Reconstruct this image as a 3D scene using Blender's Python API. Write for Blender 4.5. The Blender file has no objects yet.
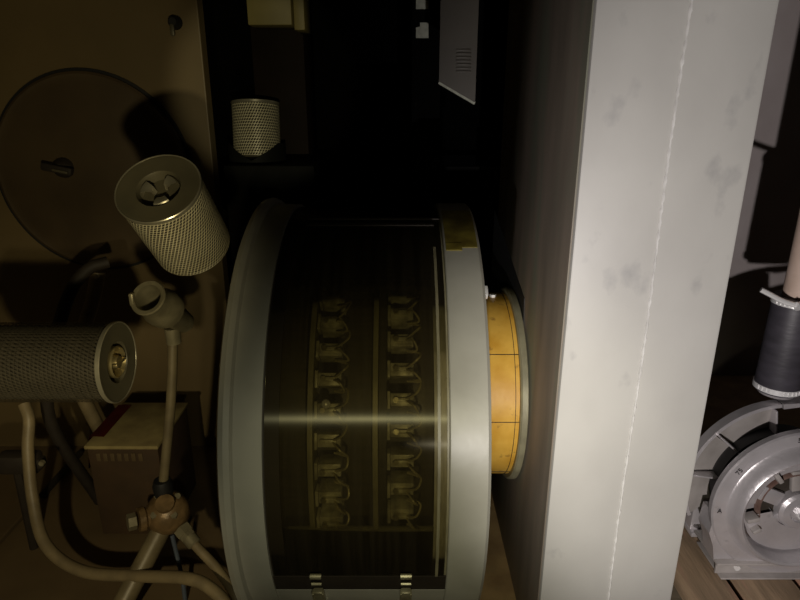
import bpy, bmesh, math, random
from mathutils import Vector, Matrix
random.seed(7)
S = bpy.context.scene
C = S.collection
PI = math.pi
R = math.radians

# ------------------------------------------------------------------ camera
CZ = 1.30
TILT = R(18.5)
cd = bpy.data.cameras.new('camera')
cam = bpy.data.objects.new('camera', cd)
C.objects.link(cam)
cd.sensor_width = 36.0
cd.lens = 27.0
cd.clip_start = 0.02
cam.location = (0, 0, CZ)
cam.rotation_euler = (PI / 2 - TILT, 0, 0)
S.camera = cam
FW = Vector((0, math.cos(TILT), -math.sin(TILT)))
UP = Vector((0, math.sin(TILT), math.cos(TILT)))


def W(px, py, Y):
    """world point at distance Y along +Y seen in direction of a photo pixel"""
    d = FW + Vector((1, 0, 0)) * ((px - 400) / 600) + UP * ((300 - py) / 600)
    return Vector((0, 0, CZ)) + d * (Y / d.y)


# ------------------------------------------------------------------ world, lamps, exposure
w = bpy.data.worlds.new('world')
S.world = w
w.use_nodes = True
w.node_tree.nodes['Background'].inputs[0].default_value = (1.0, 0.85, 0.6, 1)
w.node_tree.nodes['Background'].inputs[1].default_value = 0.0012


def spot(name, loc, target, energy, color, size, blend, radius=0.012):
    l = bpy.data.lights.new(name, 'SPOT')
    l.energy = energy
    l.color = color
    l.spot_size = R(size)
    l.spot_blend = blend
    l.shadow_soft_size = radius
    o = bpy.data.objects.new(name, l)
    C.objects.link(o)
    o.location = loc
    d = Vector(target) - Vector(loc)
    o.rotation_euler = d.to_track_quat('-Z', 'Y').to_euler()
    return o


spot('phone_flash', (0.14, 0.0, 0.75), (1.12, 1.20, 0.98), 45, (1.0, 0.935, 0.90), 98, 0.6, 0.007)
spot('hand_torch', (0.02, 0.02, 1.02), (0.08, 1.0, 0.57), 15, (1.0, 0.95, 0.66), 62, 1.0)
spot('left_fill', (-0.08, 0.0, 0.98), (-0.98, 1.15, 1.10), 28, (1.0, 0.86, 0.50), 60, 0.6, 0.02)  # added fill for the filters and wall at left
spot('floor_fill', (-0.42, 0.0, 0.92), (-0.98, 1.40, 0.20), 24, (1.0, 0.86, 0.54), 56, 0.7, 0.02)  # added fill for the floor and hoses at lower left
spot('far_filter_fill', (0.0, 0.0, 1.22), (-0.47, 2.25, 1.33), 30, (1.0, 0.92, 0.60), 18, 0.5, 0.01)  # added narrow fill for the far filter and ochre panel

S.view_settings.view_transform = 'Standard'
S.view_settings.look = 'None'
S.view_settings.gamma = 1
S.view_settings.use_curve_mapping = False
S.view_settings.exposure = 0.0


# ------------------------------------------------------------------ materials
def mat(name, col, rough=0.5, metal=0.0, col2=None, scale=8.0, detail=6.0, lo=0.35, hi=0.65,
        bump=0.0, bscale=60.0, stretch=(1, 1, 1), col3=None, scale3=25.0, lo3=0.6, hi3=0.72, spec=0.5):
    m = bpy.data.materials.new(name)
    m.use_nodes = True
    nt = m.node_tree
    b = nt.nodes['Principled BSDF']
    b.inputs['Roughness'].default_value = rough
    b.inputs['Metallic'].default_value = metal
    b.inputs['Specular IOR Level'].default_value = spec
    b.inputs['Base Color'].default_value = (*col, 1)
    tc = nt.nodes.new('ShaderNodeTexCoord')
    mp = nt.nodes.new('ShaderNodeMapping')
    mp.inputs['Scale'].default_value = stretch
    nt.links.new(tc.outputs['Object'], mp.inputs['Vector'])

    def layer(prev, c, sc, l, h, det):
        n = nt.nodes.new('ShaderNodeTexNoise')
        n.inputs['Scale'].default_value = sc
        n.inputs['Detail'].default_value = det
        nt.links.new(mp.outputs[0], n.inputs['Vector'])
        r = nt.nodes.new('ShaderNodeMapRange')
        r.inputs['From Min'].default_value = l
        r.inputs['From Max'].default_value = h
        nt.links.new(n.outputs['Fac'], r.inputs['Value'])
        mx = nt.nodes.new('ShaderNodeMix')
        mx.data_type = 'RGBA'
        nt.links.new(r.outputs['Result'], mx.inputs['Factor'])
        if prev is None:
            mx.inputs['A'].default_value = (*col, 1)
        else:
            nt.links.new(prev, mx.inputs['A'])
        mx.inputs['B'].default_value = (*c, 1)
        return mx.outputs['Result']
    out = None
    if col2:
        out = layer(None, col2, scale, lo, hi, detail)
    if col3:
        out = layer(out, col3, scale3, lo3, hi3, 8.0)
    if out is not None:
        nt.links.new(out, b.inputs['Base Color'])
    if bump:
        n = nt.nodes.new('ShaderNodeTexNoise')
        n.inputs['Scale'].default_value = bscale
        n.inputs['Detail'].default_value = 5
        nt.links.new(mp.outputs[0], n.inputs['Vector'])
        bp = nt.nodes.new('ShaderNodeBump')
        bp.inputs['Strength'].default_value = bump
        bp.inputs['Distance'].default_value = 0.004
        nt.links.new(n.outputs['Fac'], bp.inputs['Height'])
        nt.links.new(bp.outputs[0], b.inputs['Normal'])
    return m


M = {}
M['duct'] = mat('painted_sheet_steel', (0.50, 0.49, 0.46), 0.5, 0.0, (0.43, 0.42, 0.395), 5, 8, .35, .7, .12, 25,
                (1, 1, .7), (0.32, 0.315, 0.31), 15, .62, .78)
M['side'] = mat('dark_side_sheet', (0.25, 0.205, 0.165), 0.6, 0, (0.17, 0.145, 0.115), 5, 7, .35, .65, .05, 30, (3, 3, .5), (0.17, 0.19, 0.14), 4, .5, .7)  # side sheet set browner and darker than the front
M['weld'] = mat('weld_bead', (0.68, 0.67, 0.65), 0.35, 0.0, (0.54, 0.53, 0.51), 40, 4)
M['housing'] = mat('grey_green_paint', (0.40, 0.39, 0.335), 0.36, 0.0, (0.345, 0.335, 0.285), 9, 6, bump=.08, bscale=40)
M['collar'] = mat('varnished_collar', (0.74, 0.44, 0.075), 0.42, 0.0, (0.62, 0.33, 0.04), 14, 7, .4, .62, .1, 60,
                  (1, 1, 1), (0.24, 0.12, 0.03), 34, .62, .74)
M['tape'] = mat('yellow_tape', (0.30, 0.25, 0.04), 0.45, 0, (0.12, 0.09, 0.015), 18, 5)
M['black'] = mat('black_rubber', (0.008, 0.008, 0.008), 0.6, 0, bump=.1)
M['dark'] = mat('dark_enamel', (0.010, 0.010, 0.008), 0.6, 0, (0.006, 0.006, 0.005), 6, spec=.08)
M['darkgreen'] = mat('dark_green_enamel', (0.014, 0.016, 0.009), 0.55, 0, (0.009, 0.009, 0.006), 7)
M['olive'] = mat('olive_wall_paint', (0.16, 0.112, 0.048), 0.55, 0, (0.12, 0.085, 0.036), 3, 6, .3, .7, .05, 30)
M['brown'] = mat('shaded_cover_paint', (0.085, 0.058, 0.028), 0.5, 0, (0.055, 0.037, 0.019), 4, 6)  # darker than the wall's olive, shadow on the disc put into the colour
M['backwall'] = mat('near_black_wall', (0.003, 0.003, 0.0025), 0.9, 0, (0.002, 0.002, 0.002), 4, spec=.08)  # near-black, for the back wall and the tag post
M['floorm'] = mat('worn_deck_plate', (0.17, 0.118, 0.058), 0.6, 0, (0.125, 0.085, 0.042), 5, 8, .3, .7, .1, 40)
M['rust'] = mat('rusty_base', (0.40, 0.27, 0.13), 0.75, 0, (0.27, 0.17, 0.085), 12, 8, .35, .65, .3, 60,
                (1, 1, 1), (0.30, 0.21, 0.11), 22, .58, .7)
M['wallr'] = mat('pinkish_plaster', (0.86, 0.77, 0.765), 0.8, 0, (0.74, 0.645, 0.635), 4, 6, bump=.05, bscale=50)
M['ceil'] = mat('ceiling_paint', (0.03, 0.028, 0.022), 0.8, 0, (0.02, 0.018, 0.015), 4)
M['mesh'] = mat('perforated_tin', (0.74, 0.68, 0.46), 0.4, 0.1, (0.64, 0.58, 0.38), 20, 4)
M['meshshade'] = mat('shaded_perforated_tin', (0.05, 0.041, 0.024), 0.5, 0.1, (0.038, 0.031, 0.018), 20, 4)  # same tin as the other filters, with shade put into the colour
M['cap'] = mat('zinc_cap', (0.115, 0.10, 0.06), 0.5, 0.15, (0.09, 0.08, 0.05), 12, 5, bump=.05)
M['caprim'] = mat('bright_cap_rim', (0.50, 0.46, 0.34), 0.3, 0.7, (0.40, 0.37, 0.27), 20)
M['paper'] = mat('pleated_paper', (0.05, 0.042, 0.025), 0.9, 0, (0.035, 0.03, 0.018), 30)
M['brass'] = mat('brass', (0.55, 0.45, 0.22), 0.28, 0.8, (0.4, 0.32, 0.15), 30)
M['pipe'] = mat('painted_pipe', (0.20, 0.16, 0.085), 0.45, 0.1, (0.14, 0.11, 0.06), 18, 6, bump=.1)
M['hose'] = mat('tan_hose', (0.235, 0.18, 0.095), 0.5, 0, (0.17, 0.13, 0.07), 22, 5, bump=.1, bscale=80)
M['valve'] = mat('valve_casting', (0.27, 0.17, 0.075), 0.4, 0.25, (0.14, 0.09, 0.04), 28, 7, .35, .65, .4, 60)
M['fitting'] = mat('zinc_fitting', (0.34, 0.30, 0.19), 0.36, 0.45, (0.24, 0.21, 0.13), 30, 5, bump=.15)
M['bluehose'] = mat('blue_grey_tube', (0.07, 0.085, 0.11), 0.4)
M['card'] = mat('lit_cardboard', (0.40, 0.32, 0.13), 0.8, 0, (0.24, 0.18, 0.075), 12, 5)  # light on the carton's top is put into this paler colour
M['cardside'] = mat('brown_box_side', (0.075, 0.042, 0.018), 0.8, 0, (0.055, 0.032, 0.014), 12, 5)
M['red'] = mat('red_strap', (0.16, 0.012, 0.010), 0.55, 0, (0.10, 0.01, 0.008), 20)
M['ochre'] = mat('ochre_paint', (0.30, 0.24, 0.075), 0.55, 0, (0.24, 0.19, 0.06), 6)
M['strip'] = mat('pale_plastic', (0.065, 0.055, 0.040), 0.5, 0, (0.054, 0.046, 0.033), 9)
M['tag'] = mat('white_tag', (0.55, 0.56, 0.46), 0.55, 0, (0.42, 0.43, 0.35), 60)
M['alu'] = mat('cast_aluminium', (0.56, 0.53, 0.545), 0.34, 0.5, (0.46, 0.435, 0.445), 16, 7, .3, .7, .25, 70,
               (1, 1, 1), (0.26, 0.235, 0.235), 26, .64, .78)
M['aludull'] = mat('dull_aluminium', (0.40, 0.37, 0.355), 0.5, 0.2, (0.29, 0.265, 0.25), 14, 7, bump=.15)
M['steel'] = mat('bright_clamp_steel', (0.85, 0.84, 0.84), 0.25, 0.35)
M['copper'] = mat('copper_ring', (0.27, 0.18, 0.15), 0.4, 0.4, (0.17, 0.10, 0.08), 40)
M['sleeve'] = mat('dark_rubber_sleeve', (0.055, 0.05, 0.062), 0.48, 0, (0.036, 0.033, 0.04), 14, 4, bump=.1, stretch=(1, 1, 4))
M['beige'] = mat('beige_pipe', (0.56, 0.43, 0.36), 0.6, 0, (0.50, 0.38, 0.31), 30, 4, col3=(0.25, 0.18, 0.14), scale3=90, lo3=.68, hi3=.75)
M['wood'] = mat('pallet_wood', (0.34, 0.235, 0.145), 0.75, 0, (0.20, 0.14, 0.085), 7, 8, .35, .65, .35, 30,
                (6, .7, 6), (0.40, 0.22, 0.15), 5, .55, .7)
M['wooddark'] = mat('dark_pallet_wood', (0.13, 0.10, 0.065), 0.8, 0, (0.07, 0.055, 0.035), 7, 8, bump=.3, stretch=(.7, 6, 6))  # darker wood for the timbers below the deck boards
M['ink'] = mat('stamped_mark', (0.03, 0.027, 0.027), 0.6)
M['armature'] = mat('commutator_copper', (0.072, 0.062, 0.040), 0.5, 0.1, (0.045, 0.039, 0.026), 30, 4, stretch=(.4, 3, 3))
M['brushm'] = mat('brush_holder_metal', (0.56, 0.54, 0.40), 0.42, 0.1, (0.26, 0.24, 0.16), 45, 6, .35, .65, .2, 80)
M['leads'] = mat('braided_lead', (0.40, 0.36, 0.21), 0.45, 0.3)
M['arm'] = mat('brush_ring_paint', (0.30, 0.28, 0.18), 0.45, 0.1, (0.20, 0.185, 0.12), 20)
M['gasket'] = mat('brown_gasket', (0.026, 0.019, 0.012), 0.7, 0, (0.02, 0.014, 0.009), 30)
M['edge'] = mat('olive_cover_edge', (0.26, 0.235, 0.145), 0.4, 0, (0.17, 0.15, 0.09), 20, stretch=(6, 1, 1))
M['locker'] = mat('dark_brown_enamel', (0.018, 0.011, 0.007), 0.6, 0, (0.012, 0.008, 0.005), 5, spec=.08)
M['tabs'] = mat('brown_box_tabs', (0.12, 0.08, 0.035), 0.8)
M['latch'] = mat('latch_steel', (0.46, 0.43, 0.29), 0.35, 0.6, (0.30, 0.27, 0.17), 40)


def window_mat():
    m = bpy.data.materials.new('smoked_window')
    m.use_nodes = True
    nt = m.node_tree
    for n in list(nt.nodes):
        nt.nodes.remove(n)
    o = nt.nodes.new('ShaderNodeOutputMaterial')
    tr = nt.nodes.new('ShaderNodeBsdfTransparent')
    tr.inputs[0].default_value = (0.87, 0.83, 0.68, 1)
    gl = nt.nodes.new('ShaderNodeBsdfAnisotropic')
    gl.inputs['Color'].default_value = (0.5, 0.48, 0.36, 1)
    gl.inputs['Roughness'].default_value = 0.34
    gl.inputs['Anisotropy'].default_value = 0.8
    tg = nt.nodes.new('ShaderNodeTangent')
    tg.direction_type = 'RADIAL'
    tg.axis = 'X'
    nt.links.new(tg.outputs[0], gl.inputs['Tangent'])
    df = nt.nodes.new('ShaderNodeBsdfDiffuse')
    df.inputs[0].default_value = (0.075, 0.060, 0.035, 1)
    fr = nt.nodes.new('ShaderNodeFresnel')
    fr.inputs['IOR'].default_value = 1.48
    m1 = nt.nodes.new('ShaderNodeMixShader')
    # dusty film with fine vertical scratches
    tc = nt.nodes.new('ShaderNodeTexCoord')
    mp = nt.nodes.new('ShaderNodeMapping')
    mp.inputs['Scale'].default_value = (26, 1.2, 1.2)
    nz = nt.nodes.new('ShaderNodeTexNoise')
    nz.inputs['Scale'].default_value = 2.5
    nz.inputs['Detail'].default_value = 6
    mr = nt.nodes.new('ShaderNodeMapRange')
    mr.inputs['From Min'].default_value = .35
    mr.inputs['From Max'].default_value = .75
    mr.inputs['To Min'].default_value = .13
    mr.inputs['To Max'].default_value = .30
    nt.links.new(tc.outputs['Object'], mp.inputs[0])
    nt.links.new(mp.outputs[0], nz.inputs['Vector'])
    nt.links.new(nz.outputs['Fac'], mr.inputs['Value'])
    nt.links.new(mr.outputs[0], m1.inputs[0])
    nt.links.new(tr.outputs[0], m1.inputs[1])
    nt.links.new(df.outputs[0], m1.inputs[2])
    m2 = nt.nodes.new('ShaderNodeMixShader')
    nt.links.new(fr.outputs[0], m2.inputs[0])
    nt.links.new(m1.outputs[0], m2.inputs[1])
    nt.links.new(gl.outputs[0], m2.inputs[2])
    nt.links.new(m2.outputs[0], o.inputs[0])
    return m


M['window'] = window_mat()


# ------------------------------------------------------------------ mesh helpers
def NB():
    return bmesh.new()


def add_box(bm, c, s, rot=None, bev=0.0):
    r = bmesh.ops.create_cube(bm, size=1.0)
    vs = r['verts']
    mtx = Matrix.Translation(Vector(c)) @ (rot.to_4x4() if rot else Matrix.Identity(4)) @ Matrix.Diagonal((*s, 1))
    bmesh.ops.transform(bm, matrix=mtx, verts=vs)
    if bev:
        es = list({e for v in vs for e in v.link_edges})
        bmesh.ops.bevel(bm, geom=es, offset=bev, segments=2, affect='EDGES', profile=.5)
    return vs


def box2(bm, lo, hi, bev=0.0):
    lo, hi = Vector(lo), Vector(hi)
    return add_box(bm, (lo + hi) / 2, hi - lo, None, bev)


def frame_from(d):
    d = Vector(d).normalized()
    return d.to_track_quat('Z', 'Y').to_matrix()


def add_lathe(bm, prof, origin=(0, 0, 0), axis=(0, 0, 1), n=48, a0=0.0, a1=2 * PI, caps=True, ref=None):
    """prof: list of (t along axis, radius)."""
    full = abs(a1 - a0 - 2 * PI) < 1e-6
    ax = Vector(axis).normalized()
    if ref is None:
        m3 = frame_from(ax)
        u, v = m3.col[0], m3.col[1]
    else:
        u = Vector(ref).normalized()
        v = ax.cross(u)
    O = Vector(origin)
    k = n if full else n + 1
    rings = []
    for t, r in prof:
        if r < 1e-6:
            rings.append([bm.verts.new(O + ax * t)])
            continue
        rings.append([bm.verts.new(O + ax * t + (u * math.cos(a0 + (a1 - a0) * i / n) + v * math.sin(a0 + (a1 - a0) * i / n)) * r)
                      for i in range(k)])
    for A, B in zip(rings, rings[1:]):
        for i in range(n):
            j = (i + 1) % k if full else i + 1
            if len(A) == 1 and len(B) == 1:
                continue
            if len(A) == 1:
                bm.faces.new((A[0], B[i], B[j]))
            elif len(B) == 1:
                bm.faces.new((A[i], B[0], A[j]))
            else:
                bm.faces.new((A[i], B[i], B[j], A[j]))
    return rings


def arc_band(bm, x0, x1, r0, r1, cy, cz, e0, e1, n=64, cap=True):
    """solid curved band about the X axis; elevation 0 faces the camera side, 90 is up"""
    sec = [(x0, r0), (x1, r0), (x1, r1), (x0, r1)]
    rows = []
    full = abs(e1 - e0 - 360) < 1e-6
    k = n if full else n + 1
    for i in range(k):
        a = R(e0 + (e1 - e0) * i / n)
        rows.append([bm.verts.new((x, cy - r * math.cos(a), cz + r * math.sin(a))) for x, r in sec])
    for i in range(n):
        A, B = rows[i], rows[(i + 1) % k]
        for q in range(4):
            p = (q + 1) % 4
            bm.faces.new((A[q], A[p], B[p], B[q]))
    if not full and cap:
        bm.faces.new(rows[0])
        bm.faces.new(rows[-1][::-1])


def smooth_pts(pts, per=8):
    pts = [Vector(p) for p in pts]
    if len(pts) < 3:
        return pts
    out = []
    P = [pts[0] * 2 - pts[1]] + pts + [pts[-1] * 2 - pts[-2]]
    for i in range(1, len(P) - 2):
        a, b, c, d = P[i - 1], P[i], P[i + 1], P[i + 2]
        for s in range(per):
            t = s / per
            out.append(.5 * ((2 * b) + (c - a) * t + (2 * a - 5 * b + 4 * c - d) * t * t + (3 * b - a - 3 * c + d) * t ** 3))
    out.append(pts[-1])
    return out


def add_tube(bm, pts, r, n=12, smooth=True, per=8, cap=True):
    p = smooth_pts(pts, per) if smooth else [Vector(q) for q in pts]
    rings = []
    prev = None
    for i, q in enumerate(p):
        t = (p[min(i + 1, len(p) - 1)] - p[max(i - 1, 0)]).normalized()
        if prev is None:
            u = t.orthogonal().normalized()
        else:
            u = (prev - t * prev.dot(t)).normalized()
        prev = u
        v = t.cross(u)
        rr = r[min(int(i / max(1, len(p) - 1) * (len(r) - 1)), len(r) - 1)] if isinstance(r, (list, tuple)) else r
        rings.append([bm.verts.new(q + (u * math.cos(2 * PI * k / n) + v * math.sin(2 * PI * k / n)) * rr) for k in range(n)])
    for A, B in zip(rings, rings[1:]):
        for k in range(n):
            bm.faces.new((A[k], A[(k + 1) % n], B[(k + 1) % n], B[k]))
    if cap:
        bm.faces.new(rings[0][::-1])
        bm.faces.new(rings[-1])


def add_prism(bm, pts, d):
    """polygon pts extruded by vector d"""
    a = [bm.verts.new(p) for p in pts]
    b = [bm.verts.new(Vector(p) + Vector(d)) for p in pts]
    n = len(a)
    bm.faces.new(a)
    bm.faces.new(b[::-1])
    for i in range(n):
        bm.faces.new((a[i], b[i], b[(i + 1) % n], a[(i + 1) % n]))


def obj(name, bm, m, parent=None, smooth=True, off=None, label=None):
    bmesh.ops.recalc_face_normals(bm, faces=bm.faces)
    me = bpy.data.meshes.new(name)
    o = bpy.data.objects.new(name, me)
    C.objects.link(o)
    if parent is not None:
        o.parent = parent
        if off is None:
            r = parent
            while r.parent:
                r = r.parent
            off = r.location if r.get('wbuild', 0) else Vector((0, 0, 0))
        bmesh.ops.translate(bm, verts=bm.verts, vec=-Vector(off))
    if smooth:
        for f in bm.faces:
            f.smooth = True
        for e in bm.edges:
            if len(e.link_faces) == 2 and e.calc_face_angle(0) > R(32):
                e.smooth = False
    bm.to_mesh(me)
    bm.free()
    me.materials.append(m)
    if label:
        o['label'] = label
    return o


def thing(name, label, cat, loc=(0, 0, 0), group=None, world=True):
    o = bpy.data.objects.new(name, None)
    C.objects.link(o)
    o.empty_display_size = .05
    o.location = loc
    o['label'] = label
    o['category'] = cat
    if world:
        o['wbuild'] = 1
    if group:
        o['group'] = group
    return o


def tag(o, label, cat, group=None):
    o['label'] = label
    o['category'] = cat
    if group:
        o['group'] = group
    return o


def struct(name, bm, m):
    o = obj(name, bm, m, None, smooth=False)
    o['kind'] = 'structure'
    return o


def hexnut(bm, c, axis, r, h):
    add_lathe(bm, [(0, 0), (0, r), (h, r), (h, 0)], c, axis, 6)


# ------------------------------------------------------------------ the setting
FLOOR_L = -1.6
bm = NB()
box2(bm, (-1.6, -1.2, -.06), (-1.245, 3.5, 0), .004)
box2(bm, (-1.233, -1.2, -.06), (2.3, 3.5, 0), .004)
struct('floor', bm, M['floorm'])
bm = NB(); box2(bm, (-1.7, -1.2, 2.1), (2.3, 3.5, 2.16)); struct('ceiling', bm, M['ceil'])
bm = NB(); box2(bm, (-1.7, -1.2, 0), (-1.6, 3.5, 2.1)); struct('wall_left', bm, M['olive'])
bm = NB(); box2(bm, (-1.6, 2.06, 0), (-.63, 2.12, 2.1), .004); struct('wall_bulkhead', bm, M['olive'])
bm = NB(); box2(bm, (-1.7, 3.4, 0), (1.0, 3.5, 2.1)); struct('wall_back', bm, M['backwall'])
bm = NB(); box2(bm, (1.0, 2.6, 0), (2.3, 2.68, 2.1)); struct('wall_right', bm, M['wallr'])
bm = NB(); box2(bm, (.185, .55, 0), (2.2, 2.5, .10), .004); struct('floor_plinth', bm, M['rust'])

# ------------------------------------------------------------------ steel duct (column) on the right
X0, X1, DY0, DY1 = .2955, .5735, 1.0, 1.78
t = thing('steel_duct', 'tall pale grey welded sheet steel duct standing between machine and blower', 'duct', ((X0 + X1) / 2, (DY0 + DY1) / 2, .10))
bm = NB(); box2(bm, (X0, DY0, .10), (X1, DY1, 2.1), .006); obj('duct_body', bm, M['duct'], t)
bm = NB()
box2(bm, (X0 - .003, DY0 + .008, .104), (X0, DY1, 2.1), .0008); obj('side_panel', bm, M['side'], t, label='darker side sheet')
bm = NB()
add_prism(bm, [Vector((X0 - .0045, y, CZ + z)) for y, z in ((1.84, -.325), (1.335, -.443), (1.30, -.60), (1.84, -.80))], (.0013, 0, 0)); obj('shade_wedge', bm, M['black'], t, smooth=False, label='black plate over the collar standing in for a cast shadow')  # thin black plate takes the place of the shadow above the collar
bm = NB()
pts = []
n = 420
for i in range(n + 1):
    z = .12 + (2.06 - .12) * i / n
    x = .4385 + .0015 * math.sin(z * 9) + random.uniform(-.0006, .0006)
    pts.append((x, DY0 - .0005, z))
rr = [.0022 + .0007 * math.sin(k * 1.25) + random.uniform(-.0005, .0005) for k in range(n + 1)]
add_tube(bm, pts, rr, 6, smooth=False)
obj('weld_bead', bm, M['weld'], t)

# ------------------------------------------------------------------ rotary machine with smoked window
CY, CZm = 1.45, CZ - .76
g = thing('generator', 'large round grey machine with a curved smoked window over its brush gear', 'generator', (-.08, CY, 0.0))
RW = .505


def ring_profile(bm, prof, e0=0, e1=360, n=96):
    add_lathe(bm, prof, (0, CY, CZm), (1, 0, 0), n, ref=(0, -1, 0))


# left end flange with a beaded rim
bm = NB()
ring_profile(bm, [(-.255, .47), (-.255, .512), (-.308, .514), (-.312, .524), (-.322, .529), (-.332, .526), (-.337, .516), (-.337, .30), (-.31, .30), (-.31, .47), (-.255, .47)])
obj('end_flange', bm, M['housing'], g)
bm = NB()
ring_profile(bm, [(.092, .47), (.092, .513), (.094, .515), (.163, .515), (.169, .509), (.169, .22), (.14, .22), (.14, .47), (.092, .47)])
obj('end_flange', bm, M['housing'], g)
# rear and lower shell
bm = NB(); arc_band(bm, -.255, .092, .49, .508, CY, CZm, 112, 337, 64); obj('housing_shell', bm, M['housing'], g)
# window
bm = NB(); arc_band(bm, -.252, .088, RW - .003, RW, CY, CZm, -21, 112, 72); win = obj('inspection_window', bm, M['window'], g, label='curved smoked transparent cover')
bm = NB(); arc_band(bm, -.255, -.225, .497, .5035, CY, CZm, -20.5, 111, 72); obj('window_gasket', bm, M['gasket'], g)
bm = NB(); arc_band(bm, .064, .092, .497, .5035, CY, CZm, -20.5, 111, 72); obj('window_gasket', bm, M['edge'], g)
bm = NB(); arc_band(bm, -.255, .092, .497, .507, CY, CZm, -23, -17, 8); obj('window_gasket', bm, M['gasket'], g)
bm = NB(); arc_band(bm, -.21, .075, .5055, .5085, CY, CZm, 76, 77.2, 3); arc_band(bm, -.21, .092, .5055, .5085, CY, CZm, 80, 81, 3); obj('cover_strip', bm, M['gasket'], g)
# vertical scratched edge strip on the right side of the cover
bm = NB(); arc_band(bm, .070, .0755, .5052, .5068, CY, CZm, -18, 66, 60); obj('cover_edge', bm, M['edge'], g)

# inside: commutator, brush rings, holders
bm = NB()
ring_profile(bm, [(-.31, 0), (-.31, .36), (-.19, .36), (-.19, .40), (-.178, .40), (-.178, .36), (.13, .36), (.13, 0)])
obj('commutator', bm, M['armature'], g)
for xr in (-.174, -.048):
    bm = NB(); arc_band(bm, xr - .005, xr + .005, .40, .462, CY, CZm, -28, 70, 60); obj('brush_ring', bm, M['arm'], g)


def on_drum(x, r, e):
    a = R(e)
    return Vector((x, CY - r * math.cos(a), CZm + r * math.sin(a)))


def drum_rot(e):
    # local z radial outward, local x along drum axis
    a = R(e)
    rad = Vector((0, -math.cos(a), math.sin(a)))
    x = Vector((1, 0, 0))
    y = rad.cross(x)
    return Matrix((x, y, rad)).transposed()


for xc, seed in ((-.138, 0), (.004, 1)):
    for k in range(9):
        e = -6 + k * 7.6 + (2.5 if seed else 0)
        rm = drum_rot(e)
        bm = NB()
        add_box(bm, on_drum(xc, .425, e), (.046, .026, .05), rm, .002)
        add_box(bm, on_drum(xc - .026, .44, e), (.006, .034, .03), rm, .001)
        add_box(bm, on_drum(xc, .452, e), (.03, .008, .012), rm, .001)
        h = obj('brush_holder', bm, M['brushm'], g)
        bm = NB()
        p0 = on_drum(xc + .006, .452, e)
        p1 = on_drum(xc + .030 + random.uniform(-.004, .006), .472, e + 1.8)
        p2 = on_drum(xc + .036, .462, e + 4.2 + random.uniform(-1, 1))
        p3 = on_drum(xc + .014, .448, e + 4.6)
        add_tube(bm, [p0, p1, p2, p3], .0022, 6)
        p1 = on_drum(xc + .022, .476, e - 1.2)
        p2 = on_drum(xc + .034 + random.uniform(-.006, .004), .464, e - 3.2)
        add_tube(bm, [p0, p1, p2, on_drum(xc + .010, .45, e - 3.0)], .0022, 6)
        obj('pigtail_lead', bm, M['leads'], h)
        bm = NB()
        hexnut(bm, on_drum(xc - .012, .455, e), on_drum(0, 1, e) - on_drum(0, 0, e), .006, .006)
        obj('clamp_screw', bm, M['latch'], h)
bm = NB()
add_lathe(bm, [(0, .006), (.004, .009), (.009, .008), (.012, .004), (.0125, 0)], on_drum(-.143, .458, 26), on_drum(0, 1, 26) - on_drum(0, 0, 26), 20)
obj('glint_cap', bm, M['steel'], g, label='small polished cap added for a glint behind the smoked cover')  # polished cap added to catch a glint under the window
for e in (58, -9):
    bm = NB()
    a, b = on_drum(-.225, .455, e), on_drum(.08, .455, e)
    add_lathe(bm, [(0, 0), (0, .014), ((b - a).length, .014), ((b - a).length, 0)], a, (1, 0, 0), 16)
    o = obj('cross_rod', bm, M['arm'], g)
    bm = NB(); hexnut(bm, on_drum(-.150, .468, e), on_drum(0, 1, e) - on_drum(0, 0, e), .010, .012); obj('rod_bolt', bm, M['latch'], o)

# collar towards the duct
KY, KZ, KR = 1.445, CZ - .711, .236
bm = NB(); add_lathe(bm, [(.16, .19), (.16, KR), (.272, KR), (.272, .19), (.16, .19)], (0, KY, KZ), (1, 0, 0), 96, ref=(0, -1, 0))
col = obj('collar', bm, M['collar'], g, label='varnished yellow-orange collar against the duct')
bm = NB(); add_lathe(bm, [(.274, .20), (.272, .246), (.276, .250), (.288, .250), (.2905, .246), (.2905, .20), (.274, .20)], (0, KY, KZ), (1, 0, 0), 96, ref=(0, -1, 0))
obj('collar_rim', bm, M['arm'], g)
bm = NB(); add_lathe(bm, [(.262, KR), (.262, KR + .0012), (.2632, KR + .0012), (.2632, KR)], (0, KY, KZ), (1, 0, 0), 96, ref=(0, -1, 0))
for e in (3, 41, -44):
    a = R(e)
    rad = Vector((0, -math.cos(a), math.sin(a)))
    x = Vector((1, 0, 0))
    rm = Matrix((x, rad.cross(x), rad)).transposed()
    add_box(bm, Vector((.218, KY, KZ)) + rad * KR, (.108, .0016, .0018), rm)
obj('collar_seam', bm, M['gasket'], col)
# yellow tape and small clip on the right flange
bm = NB(); arc_band(bm, .096, .1625, .515, .5168, CY, CZm, 64.5, 84, 16); arc_band(bm, .096, .130, .515, .5175, CY, CZm, 63.4, 66, 5); obj('tape_patch', bm, M['tape'], g, label='strip of yellow tape on the flange')
bm = NB(); add_box(bm, on_drum(.171, .500, 52), (.008, .022, .016), drum_rot(52), .001); obj('flange_clip', bm, M['steel'], g)
bm = NB(); hexnut(bm, (.235, KY, KZ + KR - .002), (0, 0, 1), .008, .009); obj('collar_screw', bm, M['steel'], g)
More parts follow.
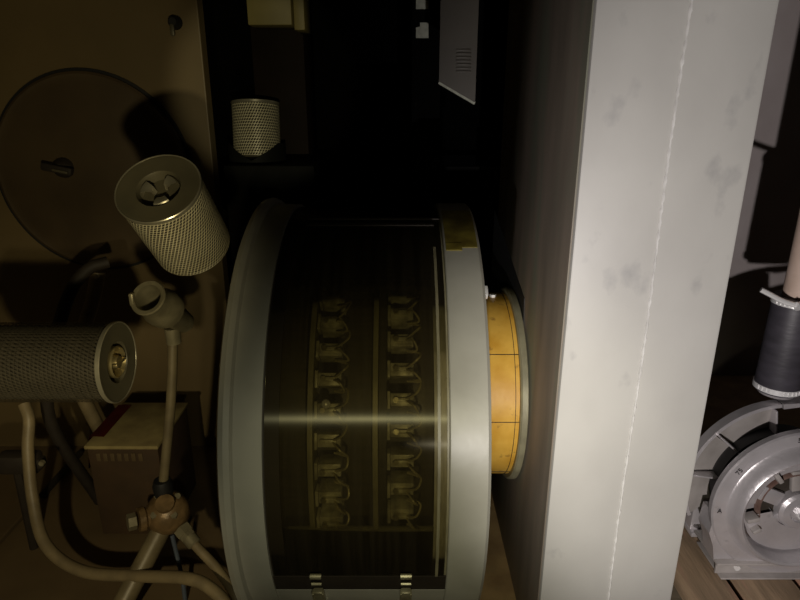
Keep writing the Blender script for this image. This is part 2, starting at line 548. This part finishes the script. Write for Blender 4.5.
# two latches at the lower edge of the window
for xl in (-.166, .012):
    bm = NB()
    for e, s in ((-21.5, .024), (-33, .024)):
        add_box(bm, on_drum(xl, .516, e - 3), (.020, .065, .012), drum_rot(e - 3), .002)
    add_box(bm, on_drum(xl - .010, .520, -24), (.004, .06, .012), drum_rot(-24), .001)
    add_box(bm, on_drum(xl + .010, .520, -24), (.004, .06, .012), drum_rot(-24), .001)
    o = obj('latch', bm, M['latch'], g)
    bm = NB()
    add_tube(bm, [on_drum(xl - .011, .520, -14.5), on_drum(xl + .011, .520, -14.5)], .0055, 10)
    add_tube(bm, [on_drum(xl - .010, .521, -17.2), on_drum(xl + .010, .521, -17.2)], .0035, 10)
    obj('latch_hook', bm, M['latch'], o)
# cradle feet under the drum
for xf in (-.29, .12):
    bm = NB(); box2(bm, (xf - .04, CY - .30, 0), (xf + .04, CY + .30, .16), .006); obj('foot', bm, M['housing'], g)


# ------------------------------------------------------------------ filter cartridges
def jacket(bm, r, L, nu, nv, skew=.5):
    rows = []
    for j in range(nv + 1):
        z = -L / 2 + L * j / nv
        rows.append([bm.verts.new((r * math.cos(2 * PI * (i + skew * j) / nu), r * math.sin(2 * PI * (i + skew * j) / nu), z)) for i in range(nu)])
    fs = []
    for j in range(nv):
        for i in range(nu):
            fs.append(bm.faces.new((rows[j][i], rows[j][(i + 1) % nu], rows[j + 1][(i + 1) % nu], rows[j + 1][i])))
    bm.normal_update()
    res = bmesh.ops.inset_individual(bm, faces=fs, thickness=.0014, use_even_offset=False)
    bmesh.ops.delete(bm, geom=fs, context='FACES')


def filter_cartridge(label, center, axis, r, L, group, mesh_m, nu=70, pipe=None, cup='tabs', spin=0):
    t = thing('air_filter', label, 'filter', center, group, world=False)
    q = Vector(axis).to_track_quat('Z', 'Y')
    t.rotation_euler = (q @ Matrix.Rotation(spin, 3, 'Z').to_quaternion()).to_euler()
    nv = int(L / (2 * PI * r / nu) * 1.0)
    bm = NB(); jacket(bm, r * .975, L * .97, nu, nv); obj('perforated_jacket', bm, mesh_m, t)
    bm = NB()
    n = 120
    vs = [[bm.verts.new(((r * (.90 if i % 2 else .88)) * math.cos(2 * PI * i / n), (r * (.90 if i % 2 else .88)) * math.sin(2 * PI * i / n), z)) for i in range(n)] for z in (-L * .48, L * .48)]
    for i in range(n):
        bm.faces.new((vs[0][i], vs[0][(i + 1) % n], vs[1][(i + 1) % n], vs[1][i]))
    obj('pleated_element', bm, M['paper'], t)
    h = L / 2
    bm = NB()
    add_lathe(bm, [(h - .008, r * .96), (h - .004, r * .985), (h + .0005, r * .985), (h + .0012, r * .94), (h + .0005, r * .90), (h - .0005, r * .52), (h - .006, r * .49), (h - .022, r * .47), (h - .024, 0)], n=64)
    c = obj('end_cap', bm, M['cap'], t)
    bm = NB()
    add_lathe(bm, [(h - .008, r * .975), (h - .006, r * 1.0), (h + .001, r * 1.0), (h + .0025, r * .985), (h + .0018, r * .965), (h - .001, r * .96)], n=64)
    obj('cap_rim', bm, M['caprim'], c)
    bm = NB()
    if cup == 'tabs':
        for s in range(3):
            aa = s * 2 * PI / 3 + .4
            add_lathe(bm, [(h - .022, r * .16), (h - .008, r * .20), (h - .003, r * .30), (h - .003, r * .42), (h - .008, r * .46), (h - .022, r * .45)], n=10, a0=aa - .42, a1=aa + .42, ref=(1, 0, 0))
    else:
        add_lathe(bm, [(h - .016, r * .38), (h - .001, r * .40), (h + .002, r * .37), (h - .004, r * .33), (h - .012, r * .28), (h - .012, r * .18), (h + .003, r * .15), (h + .004, 0)], n=24, a0=0, a1=2 * PI)
        add_box(bm, (0, 0, h + .003), (r * .5, .006, .010), None, .001)
    obj('retaining_nut', bm, M['caprim'] if cup == 'tabs' else M['brass'], c)
    bm = NB()
    add_lathe(bm, [(-h + .006, r * .95), (-h + .004, r * .975), (-h + .001, r * .97), (-h - .004, r * .9), (-h - .004, 0)], n=48)
    obj('end_cap', bm, M['cap'], t)
    if pipe:
        inv = t.rotation_euler.to_matrix().inverted()
        bm = NB()
        add_tube(bm, [Vector((0, 0, -h - .002)), Vector((0, 0, -h - .05))] + [inv @ (Vector(p) - Vector(center)) for p in pipe], .016, 14)
        obj('mounting_pipe', bm, M['dark'], t)
    return t


RF = .0865
capc = W(158, 188, 1.20)
ray = (capc - Vector((0, 0, CZ))).normalized()
side = Vector((-.53, 0, 0)) + UP * .85
side = (side - ray * side.dot(ray)).normalized()
ax1 = (-ray * .70 + side * .714).normalized()
L1 = .20
c1 = capc - ax1 * (L1 / 2)
filter_cartridge('tilted perforated filter with its round cap turned up, beside the large cover', c1, ax1, RF, L1, 'perforated air filters', M['mesh'], 72,
                 pipe=[(-.52, 1.75, .97), (-.655, 2.06, .95)], spin=.5)
c2cap = W(118, 362, 1.165)
L2 = .36
filter_cartridge('horizontal perforated filter running out of frame, round cap with brass centre', c2cap - Vector((L2 / 2, 0, 0)), (1, 0, 0), RF, L2, 'perforated air filters', M['meshshade'], 66,
                 pipe=[(-1.2, c2cap.y, c2cap.z), (-1.6, c2cap.y, c2cap.z)], cup='nut')

# dark cabinet in the recess and the far filter on it
bm = NB(); box2(bm, (-.62, 2.14, 0), (-.30, 2.60, CZ - .22), .006)
tag(obj('dark_cabinet', bm, M['dark'], None), 'dark low cabinet behind the machine carrying the farthest filter', 'cabinet')
c3 = W(257, 137, 2.27)
c3.z = CZ - .22 + .113
filter_cartridge('farthest small upright perforated filter on a dark cabinet behind the machine', c3, (0, .15, 1), .0865, .19, 'perforated air filters', M['mesh'], 56)
bm = NB()
# V-notched dark band in place of the shadow on the far filter's lower half
n = 40
cols = []
for i in range(n + 1):
    a = R(180 + 180 * i / n)
    q = abs(i / n - .5) * 2
    top = -.098 + .055 * min(1, q * 1.5)
    cols.append([bm.verts.new((c3.x + rr_ * math.cos(a), c3.y + rr_ * math.sin(a) - .008, c3.z + z)) for rr_, z in ((.098, -.105), (.098, top), (.104, top), (.104, -.105))])
for i in range(n):
    for q in range(4):
        bm.faces.new((cols[i][q], cols[i][(q + 1) % 4], cols[i + 1][(q + 1) % 4], cols[i + 1][q]))
bm.faces.new(cols[0]); bm.faces.new(cols[-1])
tag(obj('filter_shade_band', bm, M['dark'], None), 'dark notched band standing in for shade on the farthest filter', 'bracket')

# ------------------------------------------------------------------ bulkhead cover with knobs
dc = W(93, 174, 2.045)
t = thing('access_cover', 'big round cover with shade put into its dark brown on the olive wall at left', 'cover', (dc.x, 2.06, dc.z))
bm = NB(); add_lathe(bm, [(0, .324), (-.012, .324), (-.016, .316), (-.014, .304), (-.018, .286), (-.018, .0)][::-1], (dc.x, 2.06, dc.z), (0, 1, 0), 96); obj('cover_plate', bm, M['brown'], t)
bm = NB(); add_lathe(bm, [(0, .334), (-.006, .334), (-.006, .325), (0, .325)], (dc.x, 2.06, dc.z), (0, 1, 0), 96); obj('cover_seal', bm, M['black'], t)
kp = W(62, 168, 2.03)
bm = NB()
add_lathe(bm, [(0, .035), (-.02, .03), (-.035, .015), (-.036, 0)], (kp.x, 2.045, kp.z), (0, 1, 0), 20)
add_box(bm, (kp.x, 2.00, kp.z), (.10, .022, .026), Matrix.Rotation(R(12), 3, 'Y'), .006)
o = obj('wing_knob', bm, M['gasket'], t)
bm = NB(); add_box(bm, (kp.x + .015, 1.986, kp.z - .006), (.05, .006, .008), Matrix.Rotation(R(12), 3, 'Y'), .002); obj('knob_edge', bm, M['cap'], o)
kp = W(174, 22, 2.045)
t = thing('wing_nut', 'small dark knob on the olive wall above the round cover', 'knob', (kp.x, 2.06, kp.z))
bm = NB(); add_lathe(bm, [(0, .022), (-.02, .018), (-.03, .012), (-.03, 0)], (kp.x, 2.06, kp.z), (0, 1, 0), 16); obj('knob_boss', bm, M['black'], t)
bm = NB(); add_box(bm, (kp.x - .004, 2.034, kp.z - .024), (.014, .012, .035), None, .004); obj('knob_wing', bm, M['cap'], t)

# ------------------------------------------------------------------ ochre panel, dark rack, pale strip above
a = W(248, 25, 2.45); b = W(292, 25, 2.45)
t = thing('ochre_duct', 'ochre painted duct end hanging at the top behind the machine', 'duct', ((a.x + b.x) / 2, 2.5, a.z))
bm = NB(); box2(bm, (a.x, 2.45, a.z), (b.x, 2.60, 2.1), .004); obj('duct_side', bm, M['ochre'], t)
a = W(294.5, 30, 2.44); b = W(305, 30, 2.44)
bm = NB(); box2(bm, (a.x, 2.44, a.z), (b.x, 2.60, 2.1), .003); obj('duct_edge_strip', bm, M['ochre'], t)
bm = NB(); box2(bm, (-.60, 2.62, 0), (W(306, 90, 2.62).x, 2.9, 2.1), .004)
tag(obj('dark_locker', bm, M['locker'], None), 'tall dark brown locker in the recess behind the farthest filter', 'locker')

# dark post with white tags
px = W(421, 20, 2.2)
t = thing('tag_post', 'black upright post with two small white tags at the top of the picture', 'post', (px.x, 2.24, 0))
bm = NB(); box2(bm, (px.x - .03, 2.21, 0), (px.x + .07, 2.29, 2.1), .004); obj('post', bm, M['backwall'], t)
for (y0, y1) in ((-8, 9), (22.5, 38)):
    p = [W(416, y0 + 5, 2.205), W(420, y0 + 4, 2.205), W(420, y0, 2.205), W(428.5, y0, 2.205), W(428.5, y1, 2.205), W(416, y1, 2.205)]
    bm = NB(); add_prism(bm, p, (0, .004, 0)); obj('white_tag', bm, M['tag'], t, smooth=False)
# rail behind
a = W(322, 168, 2.95); b = W(500, 168, 2.95)
t = thing('rail', 'dark horizontal handrail across the black background behind the machine', 'rail', ((a.x + b.x) / 2, 2.95, 0))
bm = NB(); add_tube(bm, [a, b], .012, 10, smooth=False); obj('rail_bar', bm, M['dark'], t)
for x in (a.x + .02, b.x - .02):
    bm = NB(); add_tube(bm, [(x, 2.95, 0), (x, 2.95, a.z)], .011, 10, smooth=False); obj('rail_post', bm, M['dark'], t)

# pale strip hanging
YS = 1.62
pa, pb = W(439, 83, YS), W(475, 104, YS)
pt_l, pt_r = W(440, 0, YS), W(478.5, 0, YS)
t = thing('hanging_strip', 'pale ribbed plastic strip with a slanted lower end hanging beside the duct', 'strip', ((pa.x + pb.x) / 2, YS, pb.z))
bm = NB()
add_prism(bm, [pa, pb, Vector((pb.x, YS, 2.1)), Vector((pa.x, YS, 2.1))], (0, .014, 0))
bmesh.ops.recalc_face_normals(bm, faces=bm.faces)
obj('strip_body', bm, M['strip'], t, smooth=False)
bm = NB()
d = (pb - pa).normalized()
add_tube(bm, [pa + Vector((0, .004, .002)), pb + Vector((0, .004, .002))], .0045, 8, smooth=False)
obj('strip_edge', bm, M['tag'], t)
for k in range(7):
    p = W(456, 50 + k * 3.6, YS); q = W(471, 50 + k * 3.6, YS)
    bm = NB(); box2(bm, (p.x, YS - .003, p.z - .0022), (q.x, YS + .002, p.z + .0022), .001); obj('rib', bm, M['strip'], t)

# ------------------------------------------------------------------ valve manifold, pipes and hoses at lower left
vc = W(168, 512, 1.36)
t = thing('valve_manifold', 'corroded valve with upright pipe and open elbow fitting beside the machine', 'valve', (vc.x, vc.y, 0))
bm = NB()
add_lathe(bm, [(-.055, 0), (-.055, .030), (-.045, .046), (-.01, .058), (.02, .054), (.042, .040), (.05, .024), (.062, .024), (.062, 0)], vc, (.15, -.5, .85), 28)
add_lathe(bm, [(0, .026), (.055, .026), (.06, .032), (.075, .032), (.075, 0)], vc, (-.8, -.55, .1), 20)
vb = obj('valve_body', bm, M['valve'], t)
bm = NB(); hexnut(bm, vc + Vector((-.066, -.048, .010)), (-.8, -.55, .1), .022, .02)
obj('valve_plug', bm, M['fitting'], vb)
for k in range(4):
    a_ = k * PI / 2 + .6
    m3 = frame_from((.15, -.5, .85))
    bm = NB(); hexnut(bm, vc + m3 @ Vector((.036 * math.cos(a_), .036 * math.sin(a_), .03)), m3.col[2], .009, .016); obj('bolt', bm, M['fitting'], vb)
# leg pipe down to the floor
e0 = vc + Vector((-.01, -.01, -.03)); e1 = W(60, 640, 1.30); e1 = Vector((-.75, 1.13, 0))
bm = NB(); add_tube(bm, [e0, e1], .026, 16, smooth=False); obj('leg_pipe', bm, M['pipe'], t)
# upright pipe
eb = W(163, 487, 1.37); et = W(173, 335, 1.42); em = W(171, 400, 1.40)
bm = NB(); add_tube(bm, [eb, em, et], .0125, 14); obj('upright_pipe', bm, M['pipe'], t)
bm = NB(); add_lathe(bm, [(-.03, 0), (-.03, .024), (.005, .027), (.022, .022), (.022, 0)], eb, (0, 0, 1), 18); obj('pipe_coupling', bm, M['black'], t)
bm = NB(); add_tube(bm, [eb + Vector((0, 0, -.02)), vc], .018, 12, smooth=False); obj('valve_neck', bm, M['valve'], t)
# open elbow fitting
f0 = W(179, 319, 1.42); f1 = W(148, 298, 1.31)
axf = (f1 - f0).normalized()
Lf = (f1 - f0).length
bm = NB()
add_lathe(bm, [(-.03, 0), (-.03, .026), (Lf * .30, .034), (Lf * .42, .046), (Lf * .62, .047), (Lf * .7, .041), (Lf - .006, .040), (Lf, .043), (Lf + .004, .041), (Lf + .002, .032), (Lf * .45, .030), (Lf * .4, 0)], f0, axf, 28)
fe = obj('elbow_fitting', bm, M['fitting'], t)
bm = NB(); add_lathe(bm, [(-.022, .0), (-.022, .018), (.02, .020), (.02, .0)], W(173, 335, 1.42), (0, 0, 1), 18); obj('fitting_nut', bm, M['fitting'], fe)
bm = NB(); add_box(bm, f0 + axf * (Lf * .93) + Vector((-.038, -.008, .004)), (.010, .016, .03), None, .003); obj('fitting_lug', bm, M['fitting'], fe)

# tan hoses
hp = [W(24, 404, 1.50), W(29, 420, 1.48), (W(28, 450, 1.45)), W(33, 500, 1.40), W(46, 545, 1.33), W(82, 571, 1.28), W(140, 576, 1.24), W(185, 578, 1.2), W(210, 588, 1.17), W(229, 612, 1.13), W(232, 660, 1.1)]
bm = NB(); add_tube(bm, hp, .0155, 14)
tag(obj('hose', bm, M['hose'], None), 'long tan hose looping down and across under the valve', 'hose')
hp = [W(184, 531, 1.33), W(198, 548, 1.30), W(218, 570, 1.26), W(236, 600, 1.2), W(243, 650, 1.14)]
t = thing('hose', 'short tan hose running from the valve down beside the machine', 'hose', hp[-1])
bm = NB(); add_tube(bm, hp, .0125, 14); obj('hose_tube', bm, M['hose'], t)
d = (hp[1] - hp[0]).normalized()
bm = NB(); hexnut(bm, hp[0] - d * .01, d, .024, .022); add_lathe(bm, [(.02, 0), (.02, .019), (.045, .019), (.05, .015), (.05, 0)], hp[0], d, 16); hexnut(bm, hp[0] + d * .012, d, .021, .012); obj('hose_nut', bm, M['fitting'], t)
bm = NB(); add_tube(bm, [W(172, 535, 1.36), W(178, 560, 1.34), W(184, 590, 1.30), W(190, 660, 1.25)], .006, 10)
tag(obj('thin_tube', bm, M['bluehose'], None), 'thin blue-grey tube hanging down from the corroded valve', 'tube')
# dark hoses high behind the horizontal filter
bm = NB(); add_tube(bm, [W(108, 262, 1.75), W(90, 268, 1.72), W(74, 285, 1.68), W(62, 315, 1.62), W(55, 350, 1.6), W(50, 420, 1.62), Vector((-1.02, 1.72, .0))], .018, 12)
tag(obj('dark_hose', bm, M['gasket'], None), 'dark bent hose rising behind the horizontal filter', 'hose')
bm = NB(); add_tube(bm, [W(98, 272, 1.82), W(93, 300, 1.8), W(84, 330, 1.76), W(76, 380, 1.78), Vector((-.98, 1.84, 0))], .022, 12)
tag(obj('flat_pipe', bm, M['hose'], None), 'tan pipe standing behind the horizontal filter beside the dark hose', 'pipe')

# carton with red strap
xa, xb = W(86, 445, 1.56).x, W(157, 445, 1.56).x
zt = W(100, 445, 1.56).z
t = thing('carton', 'brown carton with light painted into its pale lid on the floor behind the valve', 'box', ((xa + xb) / 2, 1.68, 0))
bm = NB(); box2(bm, (xa, 1.56, 0), (xb, 1.82, zt - .012), .003); obj('carton_body', bm, M['cardside'], t)
bm = NB(); box2(bm, (xa - .004, 1.553, zt - .012), (xb + .004, 1.826, zt), .003); obj('lid', bm, M['card'], t, label='lid with light painted into its pale yellow')
for k in range(7):
    x = xa + .025 + k * .021
    bm = NB(); box2(bm, (x, 1.557, zt - .055), (x + .013, 1.562, zt - .028), .0015); obj('lid_tab', bm, M['tabs'], t)
bm = NB()
rows = []
for i in range(13):
    u = i / 12
    y = 1.60 + .20 * u
    prof = [(.035, .0035), (.012, .005), (-.009, .004), (-.016, -.02), (-.022 - .006 * math.sin(u * 9), -.06), (-.030 - .010 * math.sin(u * 9), -.11 - .02 * math.sin(u * 5))]
    rows.append([bm.verts.new((xa + dx, y, zt + dz)) for dx, dz in prof])
for A, B in zip(rows, rows[1:]):
    for q in range(5):
        bm.faces.new((A[q], A[q + 1], B[q + 1], B[q]))
sol = bmesh.ops.solidify(bm, geom=list(bm.faces), thickness=.003)
tag(obj('red_rag', bm, M['red'], None), 'dark red rag draped over the left edge of the carton', 'rag')
# dark floor bracket and pry bar
p = W(22, 468, 1.55)
t = thing('clamp_bracket', 'dark bracket gripping the long tan hose at the left edge', 'bracket', (p.x, p.y, 0))
bm = NB(); add_box(bm, W(20, 462, 1.47), (.115, .05, .06), None, .012); add_box(bm, W(39, 462, 1.47), (.03, .03, .03), None, .006); ob = obj('bracket_jaw', bm, M['gasket'], t)
bm = NB(); hexnut(bm, W(43, 462, 1.44), (0, -1, 0), .008, .01); obj('jaw_screw', bm, M['fitting'], ob)
bm = NB(); add_tube(bm, [W(16, 462, 1.48), Vector((W(16, 462, 1.48).x - .02, 1.5, 0))], .013, 10, smooth=False); obj('bracket_post', bm, M['gasket'], t)
q0 = W(45, 495, 1.70); q1 = W(80, 450, 1.90)
bm = NB(); add_tube(bm, [Vector((W(43, 498, 1.74).x, 1.74, .012)), Vector((W(80, 452, 2.0).x, 2.0, .012))], .012, 8, smooth=False)
tag(obj('iron_bar', bm, M['gasket'], None), 'dark iron bar lying on the tan floor left of the carton', 'bar')

# ------------------------------------------------------------------ pallet and blower on the right
PT = CZ - 1.01
t = thing('pallet', 'weathered brown timber pallet under the aluminium blower', 'pallet', (.95, 1.25, .10))
for (x0, x1, dz) in ((.615, .725, 0), (.745, .87, .001), (.885, 1.03, 0), (1.045, 1.2, .001), (1.215, 1.36, 0)):
    bm = NB(); box2(bm, (x0, .78, PT - .028), (x1, 1.62, PT + dz - .001), .004); obj('deck_board', bm, M['wood'], t)
for y in (.84, 1.2, 1.56):
    bm = NB(); box2(bm, (.60, y - .045, .125), (1.36, y + .045, PT - .028), .004); obj('stringer', bm, M['wooddark'], t)
for x in (.64, .98, 1.3):
    bm = NB(); box2(bm, (x - .05, .78, .101), (x + .05, 1.62, .125), .003); obj('bottom_board', bm, M['wooddark'], t)

BX, BY, BZ = .849, 1.08, CZ - .826
t = thing('blower', 'cast aluminium blower with ribbed casing on the timber pallet', 'blower', (BX, BY, PT))
AX = (0, 1, 0)
O = (BX, BY, BZ)
bm = NB()
# front cover, profile t along +Y (away from viewer), r
prof = [(.022, .172), (.016, .178), (.002, .179), (-.002, .176), (-.003, .150), (-.006, .146), (-.018, .141), (-.028, .136), (-.032, .131), (-.030, .126), (-.022, .122), (-.004, .119), (.014, .116), (.018, .108), (.018, 0)]
add_lathe(bm, prof, O, AX, 96)
fc = obj('front_cover', bm, M['alu'], t)
# squared lower skirt to the base
bm = NB()
pts = [(BX - .168, BY + .004, BZ - .03), (BX - .172, BY + .004, BZ - .075), (BX - .158, BY + .004, BZ - .110), (BX - .150, BY + .004, PT + .036), (BX + .16, BY + .004, PT + .036), (BX + .17, BY + .004, BZ - .03)]
add_prism(bm, [Vector(p) for p in pts], (0, .05, 0)); obj('casing_skirt', bm, M['alu'], t, smooth=False)
# base bracket
bm = NB()
box2(bm, (BX - .150, BY - .012, PT + .033), (BX + .18, BY + .10, PT + .040), .002)
box2(bm, (BX - .144, BY + .000, PT + .003), (BX + .18, BY + .006, PT + .035), .001)
box2(bm, (BX - .138, BY - .016, PT), (BX + .18, BY + .10, PT + .005), .0015)
br = obj('base_bracket', bm, M['aludull'], t)
bm = NB(); hexnut(bm, (BX - .098, BY + .002, PT + .020), (0, -1, 0), .007, .006); obj('bracket_screw', bm, M['steel'], br)
# hub with spokes inside the cover
HY = BY + .012
bm = NB(); add_lathe(bm, [(.0, .075), (-.008, .076), (-.010, .079), (-.004, .082), (.006, .082), (.006, .075)], (BX, HY - .006, BZ), AX, 48, a0=-R(200), a1=-R(0), ref=(1, 0, 0)); obj('copper_ring', bm, M['copper'], t, label='reddish copper ring round the hub')
bm = NB(); add_lathe(bm, [(.008, .045), (-.012, .044), (-.018, .038), (-.020, .024), (-.016, .020), (-.016, .010), (-.026, .009), (-.026, 0)], (BX + .006, HY - .006, BZ - .010), AX, 40)
hub = obj('hub', bm, M['alu'], t)
for k, a_ in enumerate((158, 100, 222, 20, 300)):
    a = R(a_)
    bm = NB()
    add_box(bm, (BX + .062 * math.cos(a), HY - .008, BZ + .062 * math.sin(a)), (.05, .012, .022 if k else .034), Matrix.Rotation(-a, 3, 'Y'), .003)
    obj('spoke', bm, M['alu'] if k != 1 else M['aludull'], hub)
bm = NB(); hexnut(bm, (BX + .006, HY - .020, BZ - .010), (0, -1, 0), .013, .010); obj('hub_nut', bm, M['steel'], hub)
for a_, s in ((128, 1), (196, 1), (214, .7)):
    a = R(a_)
    bm = NB(); add_box(bm, (BX + .098 * math.cos(a), BY - .004, BZ + .098 * math.sin(a)), (.026 * s, .026, .010), Matrix.Rotation(-a, 3, 'Y'), .002); obj('inner_rib', bm, M['aludull'], fc)
for q0, q1, r0, r1, yy in ((194, 352, .050, .113, -.003), (84, 176, .088, .113, -.002), (10, 74, .090, .113, .002)):
    bm = NB(); add_lathe(bm, [(.018, r0), (yy, r0 + .002), (yy, r1), (.018, r1), (.018, r0)], (BX, BY, BZ), AX, 28, a0=-R(q0), a1=-R(q1), ref=(1, 0, 0)); obj('inner_plate', bm, M['alu'], fc)
bm = NB(); add_lathe(bm, [(.012, .0), (.012, .070)], (BX, BY, BZ), AX, 40); obj('hub_recess', bm, M['gasket'], fc)

# stamped marks on the cover rim
def text_mesh(name, s, size, loc, rot, m, parent):
    cu = bpy.data.curves.new(name, 'FONT')
    cu.body = s
    cu.size = size
    cu.extrude = .0006
    cu.align_x = 'CENTER'
    cu.align_y = 'CENTER'
    tmp = bpy.data.objects.new(name, cu)
    C.objects.link(tmp)
    dg = bpy.context.evaluated_depsgraph_get()
    me = bpy.data.meshes.new_from_object(tmp.evaluated_get(dg))
    bpy.data.objects.remove(tmp)
    b = bmesh.new()
    b.from_mesh(me)
    b.transform(Matrix.Translation(Vector(loc)) @ rot.to_4x4())
    obj(name, b, m, parent, smooth=False)


def rim_rot(a):
    return Matrix.Rotation(-(a - PI / 2), 3, 'Y') @ Matrix.Rotation(PI / 2, 3, 'X')


for s, a_, rr_ in (('A', 184, .164), ('75', 148, .164), ('5', 100, .164)):
    a = R(a_)
    rot = Matrix.Rotation(PI / 2, 3, 'X') if s == 'A' else rim_rot(a)
    text_mesh('stamped_letter', s, .015, (BX + rr_ * math.cos(a), BY - .0040, BZ + rr_ * math.sin(a)), rot, M['ink'], fc)

QX, QZ = BX - .004, BZ + .002
# rear shroud with plates and open vanes
RY = BY + .085
bm = NB(); add_lathe(bm, [(-.010, .193), (-.010, .201), (.014, .201), (.014, .193), (-.010, .193)], (QX, RY, QZ), AX, 40, a0=-R(96), a1=-R(206), ref=(1, 0, 0)); rim = obj('shroud_rim', bm, M['alu'], t)
bm = NB(); add_lathe(bm, [(.02, .0), (.02, .135), (-.02, .135), (-.02, .0)], (QX, RY, QZ), AX, 64); obj('motor_body', bm, M['black'], t)
for a0_, a1_ in ((101, 138), (141, 170), (173, 205)):
    bm = NB()
    n = 10
    rows = []
    for i in range(n + 1):
        a = a0_ + (a1_ - a0_) * i / n
        c_, s_ = -math.cos(R(180 - a)) * -1, math.sin(R(a))
        c_ = math.cos(R(a))
        rows.append([bm.verts.new((QX + r_ * c_, RY + y_, QZ + r_ * s_)) for r_, y_ in ((.128, .012), (.193, -.006), (.193, .0), (.128, .018))])
    for i in range(n):
        for q in range(4):
            bm.faces.new((rows[i][q], rows[i][(q + 1) % 4], rows[i + 1][(q + 1) % 4], rows[i + 1][q]))
    bm.faces.new(rows[0]); bm.faces.new(rows[-1])
    obj('shroud_plate', bm, M['aludull'], t)
for a_ in (101, 139.5, 171.5):
    a = R(a_)
    bm = NB(); add_box(bm, (QX + .160 * math.cos(a), RY - .008, QZ + .160 * math.sin(a)), (.066, .028, .004), Matrix.Rotation(-a, 3, 'Y'), .0012); obj('vane', bm, M['alu'], t)
# pointed lip to the right of the shroud
bm = NB()
add_prism(bm, [(QX - .018, RY - .01, QZ + .200), (QX + .035, RY - .01, QZ + .204), (QX + .065, RY - .01, QZ + .210), (QX + .030, RY - .01, QZ + .195), (QX - .015, RY - .01, QZ + .188)], (0, .035, 0)); obj('shroud_lip', bm, M['alu'], t, smooth=False)
# rear foot
fp = W(700, 512, 1.22)
bm = NB(); box2(bm, (fp.x - .022, 1.20, PT), (fp.x + .045, 1.30, PT + .012), .002); box2(bm, (fp.x - .02, 1.215, PT + .01), (fp.x + .04, 1.29, BZ + .02), .004); obj('rear_foot', bm, M['alu'], t)

# outlet pipe with sleeve
SX, SY = W(787, 340, 1.20).x, 1.20
zb = W(777, 389, 1.20).z
ztp = W(793, 296, 1.20).z
t = thing('outlet_pipe', 'upright beige pipe in a dark rubber sleeve above the blower', 'pipe', (SX, SY, zb - .012))
bm = NB(); add_lathe(bm, [(0, 0), (0, .044), (.004, .0455), (ztp - zb, .0435), (ztp - zb, 0)], (SX, SY, zb), (0, 0, 1), 40); sl = obj('rubber_sleeve', bm, M['sleeve'], t)
bm = NB(); add_lathe(bm, [(0, 0), (0, .034), (2.1 - ztp, .034), (2.1 - ztp, 0)], (SX + .008, SY, ztp), (0, 0, 1), 32); obj('pipe_tube', bm, M['beige'], t)
bm = NB(); add_lathe(bm, [(-.008, 0), (-.008, .036), (.0, .040), (.0, 0)], (SX, SY, zb), (0, 0, 1), 32); obj('pipe_spigot', bm, M['alu'], t)


def clamp(z, r, tail, nm='hose_clamp'):
    bm = NB()
    add_lathe(bm, [(-.006, r), (-.006, r + .002), (.006, r + .002), (.006, r)], (SX, SY, z), (0, 0, 1), 40)
    for k in range(16):
        a = R(190 + k * 11)
        add_box(bm, (SX + (r + .0025) * math.cos(a), SY + (r + .0025) * math.sin(a), z), (.002, .0035, .008), Matrix.Rotation(a, 3, 'Z'))
    o = obj(nm, bm, M['steel'], t)
    if tail:
        bm = NB()
        a = Vector((SX - r * .55, SY - r * .9 - .004, z + .003))
        add_tube(bm, [a + Vector((-.004, -.003, 0)), a + Vector((.030, .001, .002))], .009, 12, smooth=False)
        add_tube(bm, [a, a + Vector((-.024, .014, .006)), a + Vector((-.044, .028, .016)), a + Vector((-.060, .034, .024))], .0055, 8)
        obj('clamp_screw', bm, M['steel'], o)


clamp(zb + .010, .0455, False)
clamp(ztp - .010, .0438, True)
